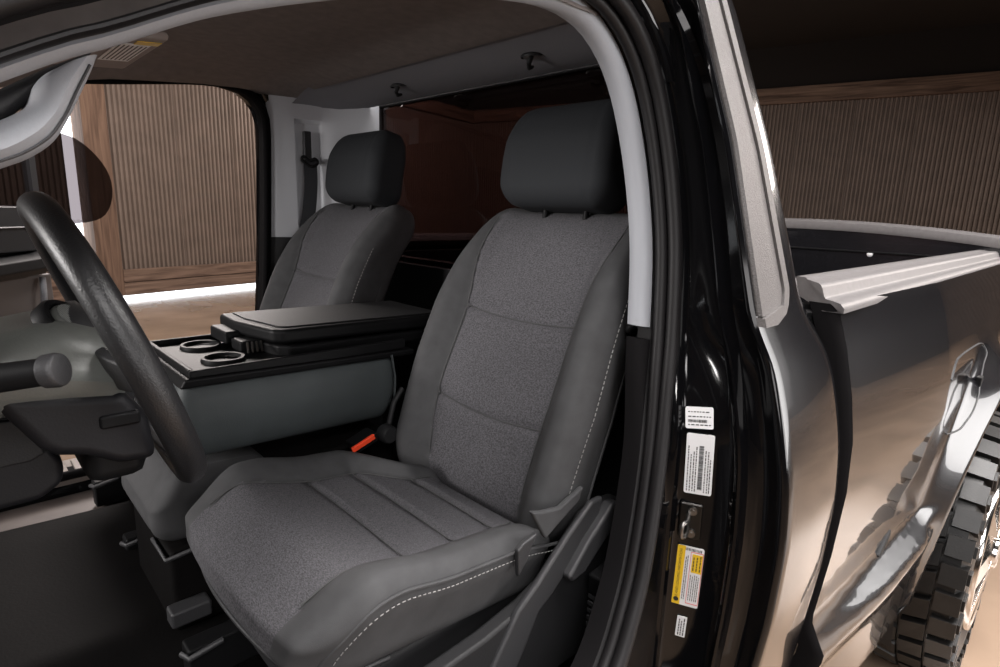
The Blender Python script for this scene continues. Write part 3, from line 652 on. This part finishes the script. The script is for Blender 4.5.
# ------------------------------------------------------------------ seats
def pillow(name, h, r, res, deform, frame, mats, parent, mfun=None, subs=1):
    V, F = rbox(h, r, res)
    P = deform(V, True); O, ex, ey, ez = [np.array(a, float) for a in frame]
    Wd = O+P[:, :1]*ex+P[:, 1:2]*ey+P[:, 2:3]*ez
    mi = None
    if mfun is not None: mi = mfun(V[F].mean(axis=1)).astype(int)
    o = mesh_obj(name, Wd, F, mats, parent, True, mi)
    return o
def on_surface(pts, deform, frame, lift=0):
    P = deform(np.array(pts, float), False); O, ex, ey, ez = [np.array(a, float) for a in frame]
    return O+P[:, :1]*ex+P[:, 1:2]*ey+(P[:, 2:3]+lift)*ez
TILT = R(23)
def make_seat(name, label, yc, sd):
    """sd = -1: outer side towards the driver's door"""
    root = thing(name, label, 'car seat', (.5, yc, .74), 'front seats of the cab')
    Yv = (0, sd*-1.0, 0)                       # local +y points to the inner side
    # --- backrest
    hb, rb = (.272, .355, .068), (.058, .105, .058)
    seam_y = lambda t: .272*(.60+.16*sm(.55, .98, t)-.05*sm(.35, 0, t))
    tt = np.linspace(.10, .93, 40)
    bl = [np.stack([s*seam_y(tt), tt*.71], 1) for s in (-1, 1)]
    def hseam(t0, bow): 
        k = np.linspace(-1, 1, 24); return np.stack([k*seam_y(np.full(24, t0)), t0*.71-bow*(1-k*k)], 1)
    h1, h2 = hseam(.60, .010), hseam(.30, .012)
    def db(P, groove):
        y, l, d = P[:, 0].copy(), P[:, 1]+.355, P[:, 2].copy(); t = np.clip(l/.71, 0, 1)
        w = sm(-.03, .05, d); a = np.abs(y)/.272
        y2 = y*np.interp(t, [0, .12, .38, .62, .85, 1], [.90, .97, 1.0, .98, .95, .92])*(1-.10*(1-w))
        d2 = d+w*(.050*sm(.52, .80, a)*(1-.62*sm(.55, .98, t))-.018*sm(.86, 1.0, a)) + .020*np.sin(math.pi*t)*1.0 - .028*sm(.72, 1.0, t)
        d2 += w*(.012*np.exp(-((t-.30)/.16)**2)*(1-sm(.5, .7, a)))
        if groove:
            for q in bl+[h1, h2]: d2 -= w*.007*np.exp(-(pdist(np.stack([y, l], 1), q)/.006)**2)
        return np.stack([y2, l-.355, d2], 1)
    el = np.array((math.sin(TILT), 0, math.cos(TILT))); ed = np.array((-math.cos(TILT), 0, math.sin(TILT)))
    fb = (np.array((.800, yc+sd*.014, .972))+el*.355, Yv, el, ed)
    def mfb(c):
        t = (c[:, 1]+.355)/.71; return np.where((np.abs(c[:, 0]) < seam_y(t)) & (c[:, 2] > .03) & (t < .97), 0, 1)
    bk = pillow('backrest', hb, rb, .0075, db, fb, [FAB, BOL], root, mfb)
    q = MB()
    for s in bl+[h1, h2]: q.tube(on_surface([(a, b-.355, .068) for a, b in s], db, fb, -.004), .0013, 6)
    q.build('backrest_seams', SEAM, bk, True)
    q = MB()                                    # twin stitching down the outer bolster and the edge piping
    for s in (-1, 1):
        e = cr([(s*.262, -.29, .03), (s*.266, -.18, .034), (s*.268, .0, .036), (s*.264, .15, .038), (s*.250, .25, .036)], 60)
        q = MB()
        for off in (-.005, .005): dashes(q, on_surface([(x+s*(-.002 if off < 0 else 0), l, d+off) for x, l, d in e], db, fb, .0012))
        q.build('backrest_stitching', STITCH, bk, True)
    q = MB()
    for s in (-1, 1):
        e = cr([(s*.271, -.30, -.025), (s*.271, -.1, -.02), (s*.271, .1, -.018), (s*.262, .25, -.018)], 40); MB().tube(on_surface(e, db, fb), .003, 6).build('backrest_piping', BOL, bk, True)
    # --- headrest
    def dh(P, g):
        x, l, d = P[:, 0].copy(), P[:, 1], P[:, 2].copy(); t = (l+.117)/.234; w = sm(-.03, .04, d)
        x *= (1-.10*sm(.55, 1, t)-.07*sm(.25, 0, t)); d = d*(1-.25*sm(.6, 1, t))+.012*np.sin(math.pi*t)
        if g: d = d-w*.0035*np.exp(-((np.abs(P[:, 0])-.122)/.005)**2)
        return np.stack([x, l, d], 1)
    hl = np.array((math.sin(R(12)), 0, math.cos(R(12)))); hd_ = np.array((-math.cos(R(12)), 0, math.sin(R(12))))
    fh = (np.array((1.060, yc+sd*-.010, 1.738)), Yv, hl, hd_)
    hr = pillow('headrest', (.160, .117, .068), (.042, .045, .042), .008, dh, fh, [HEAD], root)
    q = MB()
    for s in (-.06, .06): MB().tube([(1.035, yc+s, 1.56), (1.05, yc+s, 1.68)], .007, 10).build('headrest_post', BLK, hr, True)
    # --- cushion
    hc, rc = (.245, .272, .056), (.085, .034, .034)
    sy = .64*.272
    uu = np.linspace(-.84, .86, 40)
    ol = [np.stack([uu*.245, s*sy*(1+.0*uu)+s*.020*sm(.3, .9, uu)], 1) for s in (-1, 1)]
    tr = [np.stack([np.full(20, u)*.245+.006*np.linspace(-1, 1, 20)**2, np.linspace(-sy, sy, 20)], 1) for u in (.12, -.30, -.68)]
    def dc(P, g):
        f, y, z = P[:, 0].copy(), P[:, 1].copy(), P[:, 2].copy(); u = f/.245; a = np.abs(y)/.272; w = sm(-.035, .046, z)
        z2 = z+w*(.026*sm(.58, .84, a)*(1-.75*sm(.35, 1, u))*(1-.5*sm(-.5, -1, u))-.010*sm(.90, 1, a)-.006*(1-a*a)*(1-sm(.3, .9, u)))
        z2 += w*(.016*sm(.0, .6, u)-.040*sm(.60, 1.0, u))
        y2 = y*(1-.07*(1-w))*(1-.06*sm(.6, 1, u))
        cut = sm(-.26, -.70, u)*sm(0.0, .16, y); y2 = y2*(1-.52*cut)
        f2 = f+.016*(1-a*a)*sm(.3, 1, u)-.02*sm(.2, -.2, y*1.0/.285-.3)*sm(.3, 1, u)*0
        if g:
            xy = np.stack([f, y], 1)
            for q in ol: z2 -= w*.006*np.exp(-(pdist(xy, q)/.006)**2)
            for q in tr: z2 -= w*.009*np.exp(-(pdist(xy, q)/.007)**2)
            z2 += w*.004*np.abs(np.sin(3*math.pi*(u+.3)/1.0))*0
        return np.stack([f2, y2, z2], 1)
    ct = R(6); ef = np.array((-math.cos(ct), 0, math.sin(ct))); ez = np.array((math.sin(ct), 0, math.cos(ct)))
    fc = (np.array((.512, yc, 1.010)), ef, Yv, ez)
    mfc = lambda c: np.where((np.abs(c[:, 1]) < sy+.02*sm(.3, .9, c[:, 0]/.245)) & ((c[:, 2] > .01) | (c[:, 0] > .21)), 0, 1)
    cu = pillow('cushion', hc, rc, .0075, dc, fc, [FAB, BOL], root, mfc)
    q = MB()
    for s in ol+tr: q.tube(on_surface([(a, b, .056) for a, b in s], dc, fc, -.0045), .0013, 6)
    q.build('cushion_seams', SEAM, cu, True)
    for s in (-1, 1):
        e = cr([(-.235, s*.269, .040), (-.1, s*.269, .042), (.06, s*.269, .041), (.14, s*.2695, .036), (.185, s*.269, .022), (.207, s*.266, -.006), (.212, s*.263, -.044)], 60)
        MB().tube(on_surface(e, dc, fc), .0032, 7).build('cushion_piping', BOL, cu, True)
    q = MB(); e = cr([(-.22, -.2725, .030), (-.1, -.2725, .032), (.06, -.2725, .031), (.13, -.2725, .026), (.172, -.2715, .013), (.192, -.2695, -.012), (.198, -.268, -.04)], 60); dashes(q, on_surface(e, dc, fc)+np.array((0, sd*.001, 0)), .005, .004, .0008)
    q.build('cushion_stitching', STITCH, cu, True)
    e = cr([(.10, -.258, -.054), (.19, -.250, -.052), (.225, -.20, -.048), (.238, 0, -.040), (.225, .20, -.048), (.19, .250, -.052)], 60)
    MB().tube(on_surface(e, dc, fc), .005, 8).build('cushion_lower_trim', DKG, cu, True)
    # --- base, rails and the plastic shields on the outer side
    ys = yc+sd*.0; q = MB().box(.33, .78, yc-.235, yc+.235, .80, .965); q.build('seat_frame', BLKR, root, bevel=.015)
    for s in (-.2, .2):
        rl = MB().box(.24, .86, yc+s-.022, yc+s+.022, .72, .80).build('seat_rail', BLK, root, bevel=.006)
        MB().tube([(.235, yc+s, .785), (.24, yc+s-.03, .79), (.30, yc+s-.03, .80)], .006, 8).build('rail_lever', DKG, rl, True)
    yo = lambda d: yc+sd*d
    SH = [(.90, 1.08), (.845, 1.085), (.80, 1.075), (.745, 1.03), (.69, .985), (.640, .968), (.55, .953), (.40, .945), (.33, .93), (.32, .86), (.40, .80), (.93, .78)]
    sh = MB().prism([(x, yo(.268), z) for x, z in SH], (0, sd*.030, 0)).build('side_shield', BLKR, root, bevel=.007)
    AR = [(.832, 1.108), (.800, 1.108), (.735, 1.065), (.660, 1.005), (.615, .975), (.60, .955), (.56, .90), (.50, .80), (.565, .78), (.64, .90), (.668, .948), (.70, .965), (.76, 1.012), (.82, 1.055)]
    MB().prism([(x, yo(.292), z) for x, z in AR], (0, sd*.014, 0)).build('shield_rib', DKG, sh, bevel=.006)
    LV = [(.865, 1.092), (.842, 1.095), (.775, 1.045), (.722, .995), (.735, .980), (.770, .985), (.845, 1.040), (.872, 1.065)]
    MB().prism([(x, yo(.296), z) for x, z in LV], (0, sd*.026, 0)).build('recliner_lever', DKG, root, bevel=.007)
    FL = [(.660, 1.128), (.690, 1.118), (.735, 1.110), (.80, 1.130), (.79, 1.105), (.735, 1.080), (.700, 1.062)]
    MB().prism([(x, yo(.272), z) for x, z in FL], (0, sd*.012, 0)).build('backrest_skirt', BOL, bk, bevel=.004)
    FLC = [(.628, 1.070), (.640, 1.078), (.675, 1.085), (.650, 1.040), (.632, 1.020)]
    MB().prism([(x, yo(.276), z) for x, z in FLC], (0, sd*.010, 0)).build('cushion_skirt', DKG, cu, bevel=.003)
    return root
make_seat('driver_seat', 'nearest charcoal cloth front seat, on the driver side beside the door opening', -.445, -1)
make_seat('passenger_seat', 'far charcoal cloth front seat beyond the black folded console', .445, 1)

# ------------------------------------------------------------------ centre seat folded into a console
CS = thing('centre_console', 'folded centre seat with a black lidded tray and grey padded side between the two seats', 'car console', (.5, 0, .74))
def dpad(P, g):
    x, y, z = P.T.copy(); w = sm(0, .16, np.abs(y)); t = z/.085
    y2 = y*(1+.03*(1-t*t))*(1-.10*sm(.2, -1, t))-0; x2 = x*(1-.02*sm(0, -1, t))
    return np.stack([x2, y2, z-.018*sm(.1, .245, x)*0], 1)
pad = pillow('padded_back', (.243, .165, .085), (.03, .03, .05), .012, dpad, ((.53, 0, 1.195), (1, 0, -.03), (0, 1, 0), (0, 0, 1)), [VINYL], CS)
q = MB().tube([(.752, -.171, 1.272), (.758, -.176, 1.22), (.757, -.174, 1.15)], .003, 6); q.build('pad_seam', VINYL, pad, True)
q = MB().prism([(.290, -.168, 1.272), (.300, -.172, 1.292), (.82, -.172, 1.278), (.82, -.168, 1.262)], (0, .342, 0)); tray = q.build('tray', BLK, CS, bevel=.006)
q = MB()
for (y0, y1, x0, x1) in ((-.160, -.150, .31, .80), (.150, .160, .31, .80), (-.150, .150, .31, .322)): q.box(x0, x1, y0, y1, 1.280, 1.304)
q.build('tray_rim', BLK, tray, bevel=.004)
for (x, y) in ((.405, .085), (.405, -.06)):
    MB().lathe([(.031, .003), (.036, .010), (.042, .010), (.044, .0)], (x, y, 1.289), (0, 0, 1), (1, 0, 0), 36).build('cup_holder', BLK, tray, True)
MB().lathe([(0, .001), (.031, .001)], (.405, .085, 1.2895), (0, 0, 1), (1, 0, 0), 36).build('cup_holder_well', BLKR, tray)
def slab(pts, z0, z1, slope=0):
    q = MB(); return q.prism([(x, y, z0-(x-.5)*slope) for x, y in pts], (0, 0, z1-z0))
LID = [(.475, .170), (.470, .060), (.500, -.085), (.520, -.105), (.98, -.105), (.98, .170)]
lid = slab(LID, 1.318, 1.350, .02).build('lid', BLK, CS, bevel=.010, seg=3)
slab([(x+.012 if x < .9 else x, y*.97) for x, y in LID], 1.285, 1.312, .02).build('lid_base', BLK, lid, bevel=.006)
slab([(.500, .150), (.497, .06), (.522, -.072), (.54, -.085), (.96, -.085), (.96, .150)], 1.3505, 1.3535, .02).build('lid_inset', BLKR, lid, bevel=.002)
q = MB().box(.443, .49, .035, .14, 1.300, 1.330).box(.452, .50, -.03, .03, 1.292, 1.318); q.build('lid_latch', BLK, lid, bevel=.006)
q = MB()
for k in range(4): q.tube([(.452+k*.010, -.075, 1.302), (.462+k*.010, -.045, 1.318)], .0022, 6)
q.build('latch_spring', STEEL, lid, True)
def dcc(P, g):
    x, y, z = P.T.copy(); u = x/.12; w = sm(-.03, .06, z)
    z2 = z-w*.04*sm(-.55, -1, u)
    if g:
        z2 = z2-w*.006*np.exp(-((np.abs(y)-.105)/.006)**2)
        x2 = x+sm(.02, -.03, z)*.004*np.exp(-((np.abs(y)-.105)/.006)**2)
    else: x2 = x
    return np.stack([x2, y*(1-.03*(1-w)), z2], 1)
pillow('centre_cushion', (.12, .152, .075), (.05, .035, .05), .010, dcc, ((.35, 0, 1.018), (1, 0, -.07), (0, 1, 0), (.07, 0, 1)), [BOL], CS)
q = MB().box(.25, .78, -.15, .15, .76, .94).box(.46, .78, -.14, .14, .94, 1.06); q.build('console_base', MATV, CS, bevel=.012)
q = MB().tube([(.245, -.05, .93), (.243, -.155, .932), (.36, -.158, .945)], .005, 8); q.build('base_trim_bar', DKG, CS, True)
q = MB().box(.235, .31, -.19, -.15, .80, .835); q.build('base_bracket', DKG, CS, bevel=.006)

# ------------------------------------------------------------------ belts
def ribbon(P, side, w, th=.0014):
    P = np.array(P, float); sd = np.array(side, float); rings = []
    for i in range(len(P)):
        t = P[min(i+1, len(P)-1)]-P[max(i-1, 0)]; t /= np.linalg.norm(t); s = sd-t*(sd@t); s /= np.linalg.norm(s); n = np.cross(t, s)
        rings.append([P[i]+s*w/2+n*th, P[i]-s*w/2+n*th, P[i]-s*w/2-n*th, P[i]+s*w/2-n*th])
    return MB().rings(rings, True, True)
SB = thing('seat_belt', 'black driver seat belt hanging down the near door pillar to a ribbed boot', 'seat belt', (.85, -.78, .9), 'cab seat belts')
ribbon(cr([(.965, -.705, 1.70), (.96, -.712, 1.60), (.945, -.725, 1.44), (.895, -.755, 1.25), (.842, -.775, 1.05), (.822, -.772, .96)], 30), (1, .5, 0), .045).build('webbing', WEB, SB, True)
q = MB().tube(cr([(.895, -.735, 1.415), (.912, -.745, 1.43), (.94, -.737, 1.425), (.925, -.727, 1.405)], 24, True), .0065, 8, True); q.box(.905, .935, -.742, -.728, 1.365, 1.395); q.build('belt_stop', BLK, SB, True)
q = MB().obox((.820, -.778, .955), (1, 0, .1), (0, 1, 0), (-.1, 0, 1), .032, .020, .022); bt = q.build('anchor_boot', BLK, SB, bevel=.006)
q = MB()
for k in range(13): q.obox((.818-.001*k, -.778, .926-k*.0145), (1, 0, 0), (0, 1, 0), (0, 0, 1), .028-.0006*k, .018, .0048)
q.box(.797, .838, -.788, -.768, .75, .93); q.build('boot_ribs', DKG, bt, bevel=.002)
q = MB().tube([(.805, -.792, 1.018), (.85, -.785, 1.026)], .0035, 8); q.build('anchor_pin', STEEL, SB, True)
PB = thing('seat_belt', 'black passenger seat belt hanging on the far pillar behind the far seat', 'seat belt', (1.0, .73, 1.2), 'cab seat belts')
ribbon(cr([(.998, .722, 1.775), (.994, .712, 1.70), (.985, .715, 1.60), (.965, .722, 1.50), (.945, .728, 1.36), (.93, .73, 1.15)], 30), (1, -.35, 0), .046).build('webbing', WEB, PB, True)
q = MB().tube(cr([(.972, .728, 1.772), (.978, .728, 1.787), (.996, .72, 1.772), (1.012, .712, 1.78), (1.022, .712, 1.766), (1.0, .716, 1.752)], 30, True), .0055, 8, True); q.build('guide_ring', BLK, PB, True)
q = MB().obox((.942, .722, 1.40), (1, -.35, 0), (.35, 1, 0), (0, 0, 1), .014, .004, .022); q.tube(cr([(.925, .722, 1.42), (.945, .714, 1.428), (.962, .712, 1.42), (.945, .718, 1.41)], 16, True), .003, 6, True); q.build('belt_tongue', CHROME, PB, bevel=.002)
BU = thing('belt_buckle', 'black seat belt buckle with a bright red button beside the driver seat', 'belt buckle', (.70, -.19, 1.05))
bx = np.array((.86, .0, .30)); bx /= np.linalg.norm(bx); bz = np.array((-bx[2], 0, bx[0]))
q = MB().obox(np.array((.652, -.200, 1.090)), bx, (0, 1, 0), bz, .030, .022, .0115); q.build('buckle_body', BLK, BU, bevel=.004)
rd = MB().obox(np.array((.640, -.2245, 1.0935)), bx, (0, 1, 0), bz, .030, .004, .0062).build('release_button', RED, BU, bevel=.002); rd['label'] = 'red release button'
q = MB().lathe([(0, -.018), (.018, -.018), (.022, -.012), (.022, .012), (.0, .016)], (.712, -.210, 1.094), (0, 1, 0), (1, 0, 0), 24); q.tube([(.728, -.19, 1.10), (.745, -.19, 1.16), (.77, -.19, 1.19)], .007, 8); q.build('buckle_stalk', BLKR, BU, True)

# ------------------------------------------------------------------ steering wheel and column, dash end
Cc = np.array((0, -1.322, 1.62)); P1 = np.array((0.088, -0.440, 1.607)); P2 = np.array((0.215, -0.440, 1.252))
NW = np.cross(P1-Cc, P2-Cc); NW /= np.linalg.norm(NW)
if NW[0] < 0: NW = -NW
NW0 = NW; WC = (P1+P2)/2; WU = P1-P2; WU = WU-NW*(WU@NW); WU /= np.linalg.norm(WU); WS = np.cross(NW, WU); TR = R(4.0) if (NW[1] < 0) == (WS[1] < 0) else R(-4.0)
if WS[1] > 0: NW = NW*math.cos(R(3.2))+WS*math.sin(R(3.2))
else: NW = NW*math.cos(R(3.2))-WS*math.sin(R(3.2))
WS = np.cross(NW, WU)
SW = thing('steering_wheel', 'black leather steering wheel seen edge on in front of the driver seat', 'steering wheel', tuple(WC))
a = np.linspace(0, 2*math.pi, 96, endpoint=False); RW = np.linalg.norm(P1-P2)/2
rim = MB().tube([WC+RW*(math.cos(t)*WU+math.sin(t)*WS) for t in a], .0185, 18, True).build('rim', LEATHER, SW, True)
q = MB().lathe([(0, .012), (.045, .010), (.072, -.002), (.078, -.02), (.07, -.05), (0, -.055)], WC-NW*.012, NW, WU, 40); hub = q.build('hub', DKG, SW, True)
for ang in (90, -90, 180):
    d = math.cos(R(ang))*WU+math.sin(R(ang))*WS; s = np.cross(NW, d)
    MB().rings([[WC+d*r-NW*o+s*w-NW*.007, WC+d*r-NW*o-s*w-NW*.007, WC+d*r-NW*o-s*w+NW*.007, WC+d*r-NW*o+s*w+NW*.007] for r, o, w in ((.06, .025, .03), (.12, .016, .022), (.185, .0, .017))]).build('spoke', DKG, SW, bevel=.004)
SC = thing('steering_column', 'grey steering column cover with a stalk, in front of the steering wheel', 'steering column', (.0, -.44, 1.36))
rows = []
for x, zt, zb, wd in ((-.42, 1.40, 1.37, .10), (-.1, 1.440, 1.385, .10), (.03, 1.470, 1.395, .095), (.085, 1.480, 1.39, .092), (.125, 1.468, 1.38, .088), (.140, 1.455, 1.385, .08)):
    r = .045; ring = []
    for (cy, cz_, a0) in ((wd-r, zt-r, 0), (-(wd-r), zt-r, 90), (-(wd-.03), zb+.03, 180), (wd-.03, zb+.03, 270)):
        rr = r if cz_ > 1.37 else .03
        for k in range(6): an = R(a0+k*18); ring.append((x, -.44+cy+rr*math.cos(an), cz_+rr*math.sin(an)))
    rows.append(ring)
sc = MB().rings(rows).build('column_cover', COLM, SC, True)
MB().prism([(.005, -.545, 1.425), (.046, -.545, 1.410), (.138, -.545, 1.394), (.160, -.545, 1.36), (.166, -.545, 1.302), (.125, -.545, 1.306), (.092, -.545, 1.325), (.066, -.545, 1.332), (.052, -.545, 1.345)], (0, .21, 0)).build('lower_column_cover', DKC, SC, bevel=.014, seg=3)
MB().box(.108, .150, -.549, -.54, 1.355, 1.372).build('cover_pocket', BLK, SC, bevel=.004)
q = MB().box(.095, .165, -.50, -.38, 1.265, 1.32); q.build('column_bracket', BLK, SC, bevel=.02)
s0, s1 = np.array((-.05, -.545, 1.432)), np.array((.067, -.635, 1.455)); sdv = (s1-s0)/np.linalg.norm(s1-s0)
stk = MB().tube([s0, s0+(s1-s0)*.45, s0+(s1-s0)*.5, s0+(s1-s0)*.55, s1], [.011, .0115, .0145, .0145, .0135], 20).build('stalk', BLK, SC, True)
q = MB().lathe([(.0135, -.012), (.0165, -.010), (.0172, .0), (.016, .004), (.0145, .005), (.0, .0055)], s1, sdv, np.cross(sdv, (0, 0, 1.))/np.linalg.norm(np.cross(sdv, (0, 0, 1.))), 32); q.build('stalk_knob', DKG, stk, True)
ax = np.array((.60, -.42, .68)); ax /= np.linalg.norm(ax); au = np.cross(ax, (0, 0, 1)); au /= np.linalg.norm(au); DC = np.array((.102, -.470, 1.472))
dl = MB().lathe([(.036, -.014), (.036, .0), (.033, .004), (.027, .004), (.026, -.001), (.0, -.001)], DC, ax, au, 40).build('column_dial', BLK, SC, True)
q = MB().lathe([(.024, -.002), (.024, .004), (.021, .007), (0, .009)], DC, ax, au, 36); av = np.cross(ax, au)
for k in range(-5, 6):
    w_ = math.sqrt(max(0, .021**2-(k*.0036)**2)); c0 = DC+ax*.0085
    q.tube([c0+au*k*.0036-av*w_, c0+au*k*.0036+av*w_], .0011, 5)
q.build('dial_cap', COLM, dl, True)
IP = thing('dash_panel', 'dark lower dash panel with rounded corner at the left, below the steering column', 'dash panel', (-.2, -.2, 1.2))
MB().prism([(-.55, -.42, 1.225), (.055, -.42, 1.232), (.080, -.42, 1.248), (.084, -.42, 1.278), (.050, -.42, 1.355), (-.55, -.42, 1.42)], (0, .20, 0)).build('dash_lower_cover', DKC, IP, bevel=.012, seg=3)
MB().prism([(-.55, -.425, 1.285), (.05, -.425, 1.290), (.066, -.425, 1.298), (.046, -.425, 1.348), (-.55, -.425, 1.40)], (0, .02, 0)).build('dash_trim_strip', BLKR, IP, bevel=.004)
# rubber mat in the driver's footwell
FM = thing('floor_mat', 'black ribbed rubber mat on the floor of the driver footwell', 'floor mat', (0, -.45, .72))
rows = []
for x in np.linspace(-.55, .235, 40): rows.append([(x, y, .694+.006) for y in np.linspace(-.84, -.21, 40)])
V, F = rbox((.40, .315, .007), (.03, .03, .006), .012); mo = mesh_obj('mat_sheet', V+np.array((-.165, -.53, .703)), F, MATC, FM, True)
